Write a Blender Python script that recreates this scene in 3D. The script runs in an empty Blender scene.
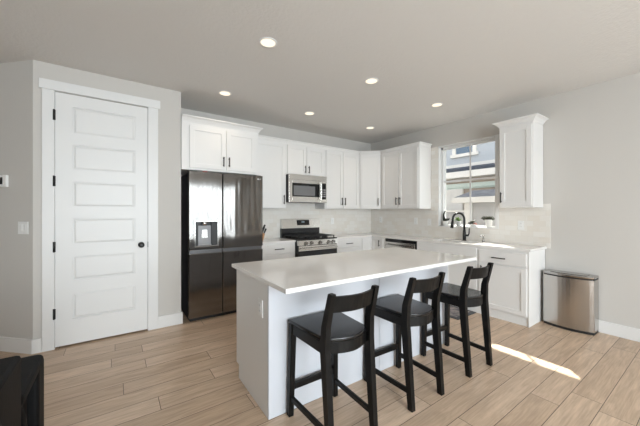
import bpy, bmesh, math, random
from mathutils import Vector, Matrix
random.seed(7)
R = math.radians
scene = bpy.context.scene
COL = scene.collection

# ------------------------------------------------------------------ camera
cam_d = bpy.data.cameras.new('camera')
cam = bpy.data.objects.new('camera', cam_d)
COL.objects.link(cam)
cam.location = (0, 0, 1.30)
cam.rotation_euler = (R(90), 0, R(-35.2))
cam_d.sensor_fit = 'HORIZONTAL'
cam_d.sensor_width = 36.0
cam_d.lens = 36.0 * 290.0 / 640.0
cam_d.shift_y = -1.0 / 640.0
cam_d.clip_start = 0.02
scene.camera = cam

# ------------------------------------------------------------------ light and exposure
scene.view_settings.view_transform = 'Standard'
scene.view_settings.look = 'None'
scene.view_settings.gamma = 1.0
scene.view_settings.use_curve_mapping = False
scene.view_settings.exposure = 0.0
scene.cycles.use_denoising = True
scene.cycles.max_bounces = 12
scene.cycles.diffuse_bounces = 6
scene.cycles.glossy_bounces = 6
scene.cycles.transparent_max_bounces = 16
scene.cycles.sample_clamp_indirect = 8.0

world = bpy.data.worlds.new('sky')
scene.world = world
world.use_nodes = True
wn = world.node_tree.nodes
wn.clear()
w_out = wn.new('ShaderNodeOutputWorld')
w_bg = wn.new('ShaderNodeBackground')
w_sky = wn.new('ShaderNodeTexSky')
w_sky.sky_type = 'NISHITA'
w_sky.sun_disc = False
w_sky.sun_elevation = R(42)
w_sky.sun_rotation = R(47)
w_sky.dust_density = 2.0
w_bg.inputs['Strength'].default_value = 0.48
w_hs = wn.new('ShaderNodeHueSaturation')
w_hs.inputs['Saturation'].default_value = 0.12
world.node_tree.links.new(w_sky.outputs[0], w_hs.inputs['Color'])
world.node_tree.links.new(w_hs.outputs[0], w_bg.inputs[0])
world.node_tree.links.new(w_bg.outputs[0], w_out.inputs[0])

sun_d = bpy.data.lights.new('sun', 'SUN')
sun_d.energy = 18.0
sun_d.angle = R(0.8)
sun_d.color = (1.0, 0.95, 0.86)
sun = bpy.data.objects.new('sun', sun_d)
COL.objects.link(sun)
sun.location = (9, 7, 9)
sun.rotation_euler = Vector((-0.82, -0.745, -1.0)).to_track_quat('-Z', 'Y').to_euler()


def area(name, loc, direction, sx, sy, power, color):
    d = bpy.data.lights.new(name, 'AREA')
    d.shape = 'RECTANGLE'
    d.size, d.size_y, d.energy, d.color = sx, sy, power, color
    o = bpy.data.objects.new(name, d)
    COL.objects.link(o)
    o.location = loc
    o.rotation_euler = Vector(direction).to_track_quat('-Z', 'Z').to_euler()
    return o


# patio daylight behind the camera, plus an added fill light outside the rear window
area('daylight_patio', (2.75, -3.42, 1.18), (0, 1, 0), 1.9, 2.25, 82, (0.90, 0.95, 1.0))
area('added_fill_rear', (0.46, -3.42, 1.42), (0, 1, 0), 2.5, 1.9, 310, (0.90, 0.95, 1.0))


# ------------------------------------------------------------------ materials
def mat(name, color, rough=0.5, metal=0.0, spec=0.5, coat=0.0):
    m = bpy.data.materials.new(name)
    m.use_nodes = True
    b = m.node_tree.nodes['Principled BSDF']
    b.inputs['Base Color'].default_value = (*color, 1)
    b.inputs['Roughness'].default_value = rough
    b.inputs['Metallic'].default_value = metal
    b.inputs['Specular IOR Level'].default_value = spec
    b.inputs['Coat Weight'].default_value = coat
    return m


def nodes(m):
    nt = m.node_tree
    return nt, nt.nodes, nt.links, nt.nodes['Principled BSDF']


def coords(m, scale=(1, 1, 1), rot=(0, 0, 0), kind='Object'):
    nt, n, l, b = nodes(m)
    tc = n.new('ShaderNodeTexCoord')
    mp = n.new('ShaderNodeMapping')
    mp.inputs['Scale'].default_value = scale
    mp.inputs['Rotation'].default_value = rot
    l.new(tc.outputs[kind], mp.inputs['Vector'])
    return mp.outputs['Vector']


def noise_bump(m, scale=200, strength=0.1, dist=0.001, stretch=(1, 1, 1), detail=2):
    nt, n, l, b = nodes(m)
    v = coords(m, stretch)
    t = n.new('ShaderNodeTexNoise')
    t.inputs['Scale'].default_value = scale
    t.inputs['Detail'].default_value = detail
    l.new(v, t.inputs['Vector'])
    bp = n.new('ShaderNodeBump')
    bp.inputs['Strength'].default_value = strength
    bp.inputs['Distance'].default_value = dist
    l.new(t.outputs['Fac'], bp.inputs['Height'])
    l.new(bp.outputs['Normal'], b.inputs['Normal'])
    return m


def noise_color(m, c1, c2, scale=5, stretch=(1, 1, 1), lo=0.35, hi=0.65, detail=4):
    nt, n, l, b = nodes(m)
    v = coords(m, stretch)
    t = n.new('ShaderNodeTexNoise')
    t.inputs['Scale'].default_value = scale
    t.inputs['Detail'].default_value = detail
    l.new(v, t.inputs['Vector'])
    r = n.new('ShaderNodeValToRGB')
    r.color_ramp.elements[0].position = lo
    r.color_ramp.elements[1].position = hi
    r.color_ramp.elements[0].color = (*c1, 1)
    r.color_ramp.elements[1].color = (*c2, 1)
    l.new(t.outputs['Fac'], r.inputs['Fac'])
    l.new(r.outputs['Color'], b.inputs['Base Color'])
    return m


M = {}
M['wall'] = noise_bump(mat('wall_paint', (0.575, 0.555, 0.527), 0.85, spec=0.2), 180, 0.12, 0.002)
M['ceiling'] = noise_bump(mat('ceiling_paint', (0.72, 0.705, 0.685), 0.9, spec=0.15), 45, 0.6, 0.006, detail=3)
M['trim'] = mat('white_trim', (0.74, 0.74, 0.735), 0.4)
M['cabinet'] = noise_bump(mat('white_cabinet_paint', (0.77, 0.762, 0.75), 0.38), 300, 0.03, 0.0005)
M['island'] = noise_bump(mat('daylit_island_paint', (0.57, 0.585, 0.625), 0.4), 300, 0.03, 0.0005)  # blue of the window light on the front is mixed into this paint
M['kick'] = mat('toe_kick_white', (0.78, 0.78, 0.77), 0.5)
M['quartz'] = noise_color(mat('white_quartz', (0.85, 0.83, 0.81), 0.10), (0.78, 0.755, 0.73), (0.84, 0.82, 0.80), 2.2, lo=0.3, hi=0.6, detail=8)
M['bronze'] = mat('dark_bronze_metal', (0.045, 0.04, 0.037), 0.35, 0.6)
M['black_metal'] = mat('matte_black_metal', (0.012, 0.012, 0.012), 0.35, 0.3)
M['stain'] = noise_bump(mat('brushed_stainless', (0.70, 0.68, 0.65), 0.24, 1.0), 60, 0.05, 0.001, (1, 1, 14))
M['stain_v'] = noise_bump(mat('brushed_stainless_bin', (0.50, 0.475, 0.45), 0.27, 1.0), 60, 0.05, 0.001, (14, 14, 1))
M['stain_dark'] = mat('dark_stainless_lid', (0.40, 0.385, 0.37), 0.16, 1.0)
M['chrome'] = mat('chrome', (0.75, 0.75, 0.75), 0.12, 1.0)
M['black_glass'] = mat('black_glass', (0.008, 0.008, 0.009), 0.06)
M['grey_glass'] = mat('grey_microwave_window', (0.16, 0.16, 0.165), 0.12)
M['black_enamel'] = mat('black_enamel', (0.012, 0.012, 0.013), 0.2)
M['cast_iron'] = mat('cast_iron', (0.015, 0.015, 0.016), 0.55)
M['black_plastic'] = mat('black_plastic', (0.012, 0.012, 0.013), 0.45)
M['grey_plastic'] = mat('grey_plastic', (0.30, 0.30, 0.31), 0.35)
M['grip'] = mat('fridge_grip_grey', (0.13, 0.13, 0.135), 0.35, 0.5)
M['white_plastic'] = mat('white_plastic', (0.80, 0.80, 0.79), 0.35)
M['white_text'] = mat('pale_grey_mark', (0.75, 0.75, 0.75), 0.4)
M['red'] = mat('red_sticker', (0.7, 0.04, 0.03), 0.5)
M['screen'] = mat('thermostat_screen', (0.02, 0.02, 0.022), 0.15)
M['stool_wood'] = noise_bump(noise_color(mat('black_stained_wood', (0.015, 0.014, 0.014), 0.42, spec=0.22), (0.0035, 0.0033, 0.0033), (0.007, 0.0065, 0.006), 12, (6, 6, 1)), 40, 0.05, 0.001, (8, 8, 1))
M['stool_seat'] = mat('black_seat_satin', (0.007, 0.007, 0.008), 0.22, spec=0.45)
M['leather'] = noise_bump(noise_color(mat('black_leather', (0.012, 0.012, 0.014), 0.6, spec=0.15), (0.0025, 0.0025, 0.003), (0.006, 0.006, 0.0065), 9), 90, 0.25, 0.002)
M['pot_white'] = mat('white_pot_ceramic', (0.80, 0.79, 0.77), 0.35)
M['pot_grey'] = mat('pale_grey_pot_ceramic', (0.58, 0.58, 0.58), 0.5)
M['soil'] = noise_bump(mat('potting_soil', (0.035, 0.024, 0.016), 0.95), 200, 0.8, 0.004)
M['leaf_dark'] = noise_color(mat('dark_leaf', (0.02, 0.035, 0.02), 0.45), (0.006, 0.010, 0.007), (0.016, 0.024, 0.014), 30)
M['leaf_green'] = noise_color(mat('green_leaf', (0.10, 0.22, 0.04), 0.5), (0.07, 0.17, 0.03), (0.20, 0.34, 0.08), 40)
M['leaf_sage'] = noise_color(mat('sage_leaf', (0.10, 0.11, 0.07), 0.5), (0.03, 0.035, 0.022), (0.085, 0.085, 0.055), 40)
M['leaf_pink'] = noise_color(mat('pink_leaf', (0.5, 0.2, 0.15), 0.5), (0.42, 0.13, 0.10), (0.62, 0.32, 0.24), 40)
M['block_wood'] = noise_color(mat('knife_block_wood', (0.42, 0.2, 0.09), 0.45), (0.36, 0.16, 0.07), (0.50, 0.26, 0.12), 10, (1, 8, 1))
M['mat_border'] = mat('mat_border_grey', (0.085, 0.087, 0.095), 0.95)
M['mat_field'] = noise_color(mat('mat_field_mottled', (0.2, 0.19, 0.19), 0.95), (0.10, 0.10, 0.12), (0.34, 0.30, 0.28), 14, detail=6)
M['siding'] = mat('blue_grey_siding', (0.46, 0.495, 0.545), 0.7)
M['siding_low'] = mat('tan_shaded_siding', (0.42, 0.35, 0.29), 0.7)  # tan wall, with the brown soffit shade mixed into its colour
M['ext_trim'] = mat('exterior_white_trim', (0.80, 0.78, 0.75), 0.6)
M['ext_mint'] = mat('pale_green_gutter', (0.62, 0.72, 0.68), 0.5)
M['shingle'] = noise_color(mat('slate_shingle', (0.20, 0.22, 0.28), 0.9), (0.17, 0.175, 0.195), (0.24, 0.245, 0.27), 8, (1, 1, 6))
M['shingle_navy'] = mat('navy_shingle', (0.060, 0.072, 0.10), 0.9)
M['garage'] = mat('pale_grey_garage', (0.46, 0.455, 0.46), 0.6)
M['ext_glass'] = mat('neighbour_glass', (0.10, 0.16, 0.24), 0.08)
M['concrete'] = noise_color(mat('concrete_drive', (0.5, 0.48, 0.45), 0.9), (0.44, 0.42, 0.40), (0.56, 0.54, 0.50), 6)

# siding laps
nt, n, l, b = nodes(M['siding'])
v = coords(M['siding'])
sep = n.new('ShaderNodeSeparateXYZ')
l.new(v, sep.inputs[0])
mt = n.new('ShaderNodeMath'); mt.operation = 'MULTIPLY'; mt.inputs[1].default_value = 7.0
l.new(sep.outputs['Z'], mt.inputs[0])
fr = n.new('ShaderNodeMath'); fr.operation = 'FRACT'
l.new(mt.outputs[0], fr.inputs[0])
bp = n.new('ShaderNodeBump'); bp.inputs['Distance'].default_value = 0.02; bp.inputs['Strength'].default_value = 0.8
bp.invert = True
l.new(fr.outputs[0], bp.inputs['Height'])
l.new(bp.outputs['Normal'], b.inputs['Normal'])


def emit(name, color, strength):
    m = bpy.data.materials.new(name)
    m.use_nodes = True
    nt = m.node_tree
    nt.nodes.clear()
    o = nt.nodes.new('ShaderNodeOutputMaterial')
    e = nt.nodes.new('ShaderNodeEmission')
    e.inputs[0].default_value = (*color, 1)
    e.inputs[1].default_value = strength
    nt.links.new(e.outputs[0], o.inputs[0])
    return m


M['lamp'] = emit('downlight_glow', (1.0, 0.88, 0.70), 1.35)
M['led'] = emit('range_clock_digits', (0.7, 0.9, 1.0), 0.4)


def glass_pane(name, tint=(1, 1, 1)):
    m = bpy.data.materials.new(name)
    m.use_nodes = True
    nt = m.node_tree
    nt.nodes.clear()
    o = nt.nodes.new('ShaderNodeOutputMaterial')
    mix = nt.nodes.new('ShaderNodeMixShader')
    t = nt.nodes.new('ShaderNodeBsdfTransparent')
    g = nt.nodes.new('ShaderNodeBsdfGlossy')
    lw = nt.nodes.new('ShaderNodeLayerWeight')
    lw.inputs['Blend'].default_value = 0.5
    pw = nt.nodes.new('ShaderNodeMath'); pw.operation = 'POWER'; pw.inputs[1].default_value = 5.0
    nt.links.new(lw.outputs['Facing'], pw.inputs[0])
    fz = nt.nodes.new('ShaderNodeMath'); fz.operation = 'MULTIPLY_ADD'
    fz.inputs[1].default_value = 0.6
    fz.inputs[2].default_value = 0.03
    nt.links.new(pw.outputs[0], fz.inputs[0])
    t.inputs[0].default_value = (*tint, 1)
    g.inputs['Roughness'].default_value = 0.02
    nt.links.new(fz.outputs[0], mix.inputs[0])
    nt.links.new(t.outputs[0], mix.inputs[1])
    nt.links.new(g.outputs[0], mix.inputs[2])
    nt.links.new(mix.outputs[0], o.inputs[0])
    return m


M['glass'] = glass_pane('window_glass', (0.96, 0.98, 0.98))


def floor_material():
    m = mat('oak_plank_floor', (0.5, 0.36, 0.25), 0.36)
    nt, n, l, b = nodes(m)
    v = coords(m)
    br = n.new('ShaderNodeTexBrick')
    br.offset = 0.0
    br.inputs['Color1'].default_value = (0, 0, 0, 1)
    br.inputs['Color2'].default_value = (1, 1, 1, 1)
    br.inputs['Mortar'].default_value = (0.5, 0.5, 0.5, 1)
    br.inputs['Scale'].default_value = 1.0
    br.inputs['Mortar Size'].default_value = 0.0022
    br.inputs['Mortar Smooth'].default_value = 0.3
    br.inputs['Bias'].default_value = 0.0
    br.inputs['Brick Width'].default_value = 1.22
    br.inputs['Row Height'].default_value = 0.166
    # every row of planks starts at its own random place
    sx = n.new('ShaderNodeSeparateXYZ')
    l.new(v, sx.inputs[0])
    dv = n.new('ShaderNodeMath'); dv.operation = 'DIVIDE'; dv.inputs[1].default_value = 0.166
    l.new(sx.outputs['Y'], dv.inputs[0])
    fl_ = n.new('ShaderNodeMath'); fl_.operation = 'FLOOR'
    l.new(dv.outputs[0], fl_.inputs[0])
    wno = n.new('ShaderNodeTexWhiteNoise'); wno.noise_dimensions = '1D'
    l.new(fl_.outputs[0], wno.inputs['W'])
    ma = n.new('ShaderNodeMath'); ma.operation = 'MULTIPLY_ADD'; ma.inputs[1].default_value = 1.22
    l.new(wno.outputs['Value'], ma.inputs[0])
    l.new(sx.outputs['X'], ma.inputs[2])
    cx_ = n.new('ShaderNodeCombineXYZ')
    l.new(ma.outputs[0], cx_.inputs['X'])
    l.new(sx.outputs['Y'], cx_.inputs['Y'])
    l.new(cx_.outputs[0], br.inputs['Vector'])
    # shift the grain of every plank by its own tone
    add = n.new('ShaderNodeVectorMath'); add.operation = 'MULTIPLY_ADD'
    l.new(br.outputs['Color'], add.inputs[0])
    add.inputs[1].default_value = (37.0, 11.0, 5.0)
    l.new(v, add.inputs[2])
    mp = n.new('ShaderNodeMapping')
    mp.inputs['Scale'].default_value = (1.3, 9.0, 1.0)
    l.new(add.outputs[0], mp.inputs['Vector'])
    g1 = n.new('ShaderNodeTexNoise')
    g1.inputs['Scale'].default_value = 2.0
    g1.inputs['Detail'].default_value = 7
    g1.inputs['Distortion'].default_value = 1.3
    l.new(mp.outputs[0], g1.inputs['Vector'])
    mp2 = n.new('ShaderNodeMapping')
    mp2.inputs['Scale'].default_value = (1.0, 22.0, 1.0)
    l.new(add.outputs[0], mp2.inputs['Vector'])
    g2 = n.new('ShaderNodeTexNoise')
    g2.inputs['Scale'].default_value = 5.0
    g2.inputs['Detail'].default_value = 5
    l.new(mp2.outputs[0], g2.inputs['Vector'])
    tone = n.new('ShaderNodeValToRGB')
    tone.color_ramp.elements[0].color = (0.53, 0.39, 0.275, 1)
    tone.color_ramp.elements[1].color = (0.67, 0.512, 0.38, 1)
    l.new(br.outputs['Color'], tone.inputs['Fac'])
    gr = n.new('ShaderNodeValToRGB')
    gr.color_ramp.elements[0].position = 0.36
    gr.color_ramp.elements[1].position = 0.66
    gr.color_ramp.elements[0].color = (0.84, 0.82, 0.80, 1)
    gr.color_ramp.elements[1].color = (1.06, 1.06, 1.06, 1)
    l.new(g1.outputs['Fac'], gr.inputs['Fac'])
    mul = n.new('ShaderNodeMix'); mul.data_type = 'RGBA'; mul.blend_type = 'MULTIPLY'
    mul.inputs['Factor'].default_value = 1.0
    l.new(tone.outputs['Color'], mul.inputs['A'])
    l.new(gr.outputs['Color'], mul.inputs['B'])
    gr2 = n.new('ShaderNodeValToRGB')
    gr2.color_ramp.elements[0].position = 0.38
    gr2.color_ramp.elements[1].position = 0.6
    gr2.color_ramp.elements[0].color = (0.87, 0.86, 0.85, 1)
    gr2.color_ramp.elements[1].color = (1, 1, 1, 1)
    l.new(g2.outputs['Fac'], gr2.inputs['Fac'])
    mul2 = n.new('ShaderNodeMix'); mul2.data_type = 'RGBA'; mul2.blend_type = 'MULTIPLY'
    mul2.inputs['Factor'].default_value = 1.0
    l.new(mul.outputs['Result'], mul2.inputs['A'])
    l.new(gr2.outputs['Color'], mul2.inputs['B'])
    seam = n.new('ShaderNodeMix'); seam.data_type = 'RGBA'
    l.new(br.outputs['Fac'], seam.inputs['Factor'])
    l.new(mul2.outputs['Result'], seam.inputs['A'])
    seam.inputs['B'].default_value = (0.08, 0.055, 0.04, 1)
    l.new(seam.outputs['Result'], b.inputs['Base Color'])
    bp = n.new('ShaderNodeBump')
    bp.inputs['Strength'].default_value = 0.25
    bp.inputs['Distance'].default_value = 0.002
    bp.invert = True
    l.new(br.outputs['Fac'], bp.inputs['Height'])
    bp2 = n.new('ShaderNodeBump')
    bp2.inputs['Strength'].default_value = 0.08
    bp2.inputs['Distance'].default_value = 0.002
    l.new(g2.outputs['Fac'], bp2.inputs['Height'])
    l.new(bp.outputs['Normal'], bp2.inputs['Normal'])
    l.new(bp2.outputs['Normal'], b.inputs['Normal'])
    return m


M['floor'] = floor_material()


def tile_material(name, axis):
    """glazed handmade square tiles; axis = the horizontal world axis of the wall"""
    m = mat(name, (0.7, 0.68, 0.64), 0.12)
    nt, n, l, b = nodes(m)
    tc = n.new('ShaderNodeTexCoord')
    sp = n.new('ShaderNodeSeparateXYZ')
    l.new(tc.outputs['Object'], sp.inputs[0])
    cb = n.new('ShaderNodeCombineXYZ')
    l.new(sp.outputs[axis], cb.inputs['X'])
    l.new(sp.outputs['Z'], cb.inputs['Y'])
    br = n.new('ShaderNodeTexBrick')
    br.offset = 0.5
    br.inputs['Color1'].default_value = (0, 0, 0, 1)
    br.inputs['Color2'].default_value = (1, 1, 1, 1)
    br.inputs['Mortar'].default_value = (0.5, 0.5, 0.5, 1)
    br.inputs['Scale'].default_value = 1.0
    br.inputs['Mortar Size'].default_value = 0.0015
    br.inputs['Brick Width'].default_value = 0.13
    br.inputs['Row Height'].default_value = 0.066
    l.new(cb.outputs[0], br.inputs['Vector'])
    tone = n.new('ShaderNodeValToRGB')
    e = tone.color_ramp.elements
    e[0].position = 0.0; e[0].color = (0.725, 0.685, 0.63, 1)
    e[1].position = 1.0; e[1].color = (0.775, 0.755, 0.72, 1)
    mid = tone.color_ramp.elements.new(0.35); mid.color = (0.75, 0.718, 0.67, 1)
    l.new(br.outputs['Color'], tone.inputs['Fac'])
    seam = n.new('ShaderNodeMix'); seam.data_type = 'RGBA'
    l.new(br.outputs['Fac'], seam.inputs['Factor'])
    l.new(tone.outputs['Color'], seam.inputs['A'])
    seam.inputs['B'].default_value = (0.70, 0.67, 0.62, 1)
    l.new(seam.outputs['Result'], b.inputs['Base Color'])
    ns = n.new('ShaderNodeTexNoise')
    ns.inputs['Scale'].default_value = 16.0
    ns.inputs['Detail'].default_value = 1.0
    ad = n.new('ShaderNodeVectorMath'); ad.operation = 'MULTIPLY_ADD'
    l.new(br.outputs['Color'], ad.inputs[0])
    ad.inputs[1].default_value = (9.0, 4.0, 3.0)
    l.new(cb.outputs[0], ad.inputs[2])
    l.new(ad.outputs[0], ns.inputs['Vector'])
    bp = n.new('ShaderNodeBump')
    bp.inputs['Strength'].default_value = 0.35
    bp.inputs['Distance'].default_value = 0.006
    l.new(ns.outputs['Fac'], bp.inputs['Height'])
    bp2 = n.new('ShaderNodeBump'); bp2.invert = True
    bp2.inputs['Strength'].default_value = 0.4
    bp2.inputs['Distance'].default_value = 0.002
    l.new(br.outputs['Fac'], bp2.inputs['Height'])
    l.new(bp.outputs['Normal'], bp2.inputs['Normal'])
    l.new(bp2.outputs['Normal'], b.inputs['Normal'])
    return m


M['tile_x'] = tile_material('glazed_tile_back', 'X')
M['tile_y'] = tile_material('glazed_tile_window', 'Y')


def fridge_steel():
    m = mat('black_stainless', (0.25, 0.24, 0.23), 0.10, 1.0)
    nt, n, l, b = nodes(m)
    v = coords(m, (5.0, 1.0, 1.0))
    t = n.new('ShaderNodeTexNoise')
    t.inputs['Scale'].default_value = 1.5
    t.inputs['Detail'].default_value = 1.0
    l.new(v, t.inputs['Vector'])
    bp = n.new('ShaderNodeBump')
    bp.inputs['Strength'].default_value = 0.26
    bp.inputs['Distance'].default_value = 0.02
    l.new(t.outputs['Fac'], bp.inputs['Height'])
    l.new(bp.outputs['Normal'], b.inputs['Normal'])
    return m


M['fridge'] = fridge_steel()
M['fridge_side'] = mat('fridge_side_black', (0.02, 0.02, 0.02), 0.5)


# ------------------------------------------------------------------ mesh builder
class MB:
    def __init__(s):
        s.bm = bmesh.new()

    def box(s, x0, x1, y0, y1, z0, z1, bev=0.0, seg=2):
        r = bmesh.ops.create_cube(s.bm, size=1.0)
        for vv in r['verts']:
            vv.co = Vector((x0 + (vv.co.x + .5) * (x1 - x0), y0 + (vv.co.y + .5) * (y1 - y0), z0 + (vv.co.z + .5) * (z1 - z0)))
        if bev > 0:
            ed = list({e for vv in r['verts'] for e in vv.link_edges})
            bmesh.ops.bevel(s.bm, geom=ed, offset=bev, segments=seg, affect='EDGES', profile=0.5)
        return s

    def prism(s, pts, z0, z1, bev=0.0, axis='z'):
        """extrude a 2D outline; axis z: pts are x,y; y: pts are x,z; x: pts are y,z"""
        def P(p, t):
            return {'z': (p[0], p[1], t), 'y': (p[0], t, p[1]), 'x': (t, p[0], p[1])}[axis]
        lo = [s.bm.verts.new(P(p, z0)) for p in pts]
        hi = [s.bm.verts.new(P(p, z1)) for p in pts]
        fs = [s.bm.faces.new(lo[::-1]), s.bm.faces.new(hi)]
        k = len(pts)
        for i in range(k):
            fs.append(s.bm.faces.new((lo[i], lo[(i + 1) % k], hi[(i + 1) % k], hi[i])))
        bmesh.ops.recalc_face_normals(s.bm, faces=fs)
        if bev > 0:
            ed = list({e for e in fs[0].edges} | {e for e in fs[1].edges})
            bmesh.ops.bevel(s.bm, geom=ed, offset=bev, segments=2, affect='EDGES', profile=0.5)
        return s

    def beam(s, p0, p1, a0, b0, a1=None, b1=None, xdir=(1, 0, 0), bev=0.004):
        """tapered square bar, a along xdir, b along the third direction"""
        a1 = a0 if a1 is None else a1
        b1 = b0 if b1 is None else b1
        p0, p1 = Vector(p0), Vector(p1)
        t = (p1 - p0).normalized()
        u = Vector(xdir)
        u = (u - t * u.dot(t)).normalized()
        w = t.cross(u)
        vs = []
        for p, a, bb in ((p0, a0, b0), (p1, a1, b1)):
            for su, sw in ((-1, -1), (1, -1), (1, 1), (-1, 1)):
                vs.append(s.bm.verts.new(p + u * su * a / 2 + w * sw * bb / 2))
        fs = [s.bm.faces.new(vs[0:4][::-1]), s.bm.faces.new(vs[4:8])]
        for i in range(4):
            j = (i + 1) % 4
            fs.append(s.bm.faces.new((vs[i], vs[j], vs[4 + j], vs[4 + i])))
        bmesh.ops.recalc_face_normals(s.bm, faces=fs)
        if bev:
            ed = list({e for f in fs for e in f.edges})
            bmesh.ops.bevel(s.bm, geom=ed, offset=bev, segments=1, affect='EDGES')
        return s

    def loft(s, rings, closed_ends=True, smooth=True):
        rv = [[s.bm.verts.new(p) for p in ring] for ring in rings]
        k = len(rv[0])
        fs = []
        for a, bb in zip(rv, rv[1:]):
            for i in range(k):
                j = (i + 1) % k
                f = s.bm.faces.new((a[i], a[j], bb[j], bb[i]))
                f.smooth = smooth
                fs.append(f)
        if closed_ends:
            fs.append(s.bm.faces.new(rv[0][::-1]))
            fs.append(s.bm.faces.new(rv[-1]))
        bmesh.ops.recalc_face_normals(s.bm, faces=fs)
        return s

    def cyl(s, p0, p1, r0, r1=None, k=16):
        r1 = r0 if r1 is None else r1
        return s.tube([p0, p1], [r0, r1], k)

    def tube(s, pts, r, k=10):
        pts = [Vector(p) for p in pts]
        rr = r if isinstance(r, (list, tuple)) else [r] * len(pts)
        rings = []
        ref = None
        for i, p in enumerate(pts):
            t = (pts[min(i + 1, len(pts) - 1)] - pts[max(i - 1, 0)]).normalized()
            if ref is None:
                ref = Vector((0, 0, 1)) if abs(t.z) < 0.9 else Vector((1, 0, 0))
            u = (ref - t * ref.dot(t)).normalized()
            ref = u
            w = t.cross(u)
            rings.append([p + (u * math.cos(2 * math.pi * q / k) + w * math.sin(2 * math.pi * q / k)) * rr[i] for q in range(k)])
        return s.loft(rings)

    def lathe(s, prof, c=(0, 0, 0), k=24, caps=True):
        rings = [[Vector((c[0] + r * math.cos(2 * math.pi * q / k), c[1] + r * math.sin(2 * math.pi * q / k), c[2] + z)) for q in range(k)] for r, z in prof]
        return s.loft(rings, caps)

    def ball(s, c, rx, ry=None, rz=None, k=10):
        ry = rx if ry is None else ry
        rz = rx if rz is None else rz
        r = bmesh.ops.create_uvsphere(s.bm, u_segments=k, v_segments=max(6, k // 2 + 2), radius=1.0)
        for vv in r['verts']:
            vv.co = Vector((c[0] + vv.co.x * rx, c[1] + vv.co.y * ry, c[2] + vv.co.z * rz))
            for f in vv.link_faces:
                f.smooth = True
        return s

    def leaf(s, base, tip, width, thick=0.002, bend=0.0):
        base, tip = Vector(base), Vector(tip)
        t = tip - base
        side = t.cross(Vector((0, 0, 1)))
        if side.length < 1e-4:
            side = Vector((1, 0, 0))
        side.normalize()
        up = side.cross(t).normalized()
        rings = []
        for f, w in ((0, .25), (.3, .9), (.6, 1.0), (.85, .6), (1, .08)):
            p = base + t * f + up * bend * math.sin(math.pi * f)
            hw = width * w / 2
            rings.append([p - side * hw, p - up * thick, p + side * hw, p + up * thick])
        return s.loft(rings)

    def xf(s, mtx):
        bmesh.ops.transform(s.bm, matrix=mtx, verts=s.bm.verts)
        return s

    def build(s, name, m, parent=None, kind=None):
        me = bpy.data.meshes.new(name)
        s.bm.to_mesh(me)
        s.bm.free()
        me.materials.append(m)
        o = bpy.data.objects.new(name, me)
        COL.objects.link(o)
        if parent is not None:
            o.parent = parent
        if kind:
            o['kind'] = kind
        return o


def thing(name, label, cat, loc=(0, 0, 0), rz=0.0, group=None):
    o = bpy.data.objects.new(name, None)
    o.empty_display_size = 0.1
    COL.objects.link(o)
    o.location = loc
    o.rotation_euler = (0, 0, rz)
    return tag(o, label, cat, group)


def tag(o, label, cat, group=None):
    o['label'] = label
    o['category'] = cat
    if group:
        o['group'] = group
    return o


def struct(name, mb, m, parent=None):
    return mb.build(name, m, parent, None if parent else 'structure')


def copy_tree(src, loc, label, rz=None):
    c = src.copy()
    COL.objects.link(c)
    c.location = loc
    if rz is not None:
        c.rotation_euler = (0, 0, rz)
    c['label'] = label
    for ch in list(src.children):
        d = ch.copy()
        COL.objects.link(d)
        d.parent = c
        for g in list(ch.children):
            e = g.copy()
            COL.objects.link(e)
            e.parent = d
    return c


# ------------------------------------------------------------------ room shell
XW, YB, ZC = 4.29, 4.27, 2.70
XL, YR = -3.4, -3.3
struct('floor', MB().box(XL - .15, XW + .02, YR - .15, 6.7, -0.1, 0.0), M['floor'])
struct('ceiling', MB().box(XL - .15, XW + .17, YR - .15, 6.7, ZC, ZC + .12), M['ceiling'])
WY0, WY1, WZ0, WZ1 = 1.869, 2.745, 1.068, 2.362
WX = XW + .17
struct('wall_right', MB().box(XW, WX, YR - .15, WY0, 0, ZC).box(XW, WX, WY1, YB + .15, 0, ZC)
       .box(XW, WX, WY0, WY1, 0, WZ0).box(XW, WX, WY0, WY1, WZ1, ZC), M['wall'])
struct('wall_back', MB().box(-1.12, XW, YB, YB + .15, 0, ZC), M['wall'])
DX0, DX1, DZ = -0.475, 0.296, 2.446
PY = 3.70
struct('wall_pantry', MB().prism([(-.62, PY), (DX0, PY), (DX0, PY + .1), (-.66, PY + .1)], 0, ZC)
       .box(DX1, .625, PY, PY + .1, 0, ZC).box(DX0, DX1, PY, PY + .1, DZ, ZC)
       .box(.525, .625, PY + .1, YB, 0, ZC), M['wall'])
struct('wall_diagonal', MB().prism([(-.62, PY), (-.62 - 2.78, PY + 2.78), (-.62 - 2.70, PY + 2.92), (-.62 + .04, PY + .1)], 0, ZC), M['wall'])
struct('wall_left', MB().box(XL - .15, XL, YR - .15, 6.7, 0, ZC), M['wall'])
# rear wall with a patio door and an added fill-light window, behind the camera
pdx0, pdx1, pdz = 1.82, 3.68, 2.30
rwx0, rwx1, rwz0, rwz1 = -0.8, 1.72, 0.45, 2.4
struct('wall_rear', MB().box(XL, rwx0, YR - .15, YR, 0, ZC).box(rwx0, rwx1, YR - .15, YR, 0, rwz0).box(rwx0, rwx1, YR - .15, YR, rwz1, ZC)
       .box(rwx1, pdx0, YR - .15, YR, 0, ZC).box(pdx0, pdx1, YR - .15, YR, pdz, ZC).box(pdx1, XW, YR - .15, YR, 0, ZC), M['wall'])


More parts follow.
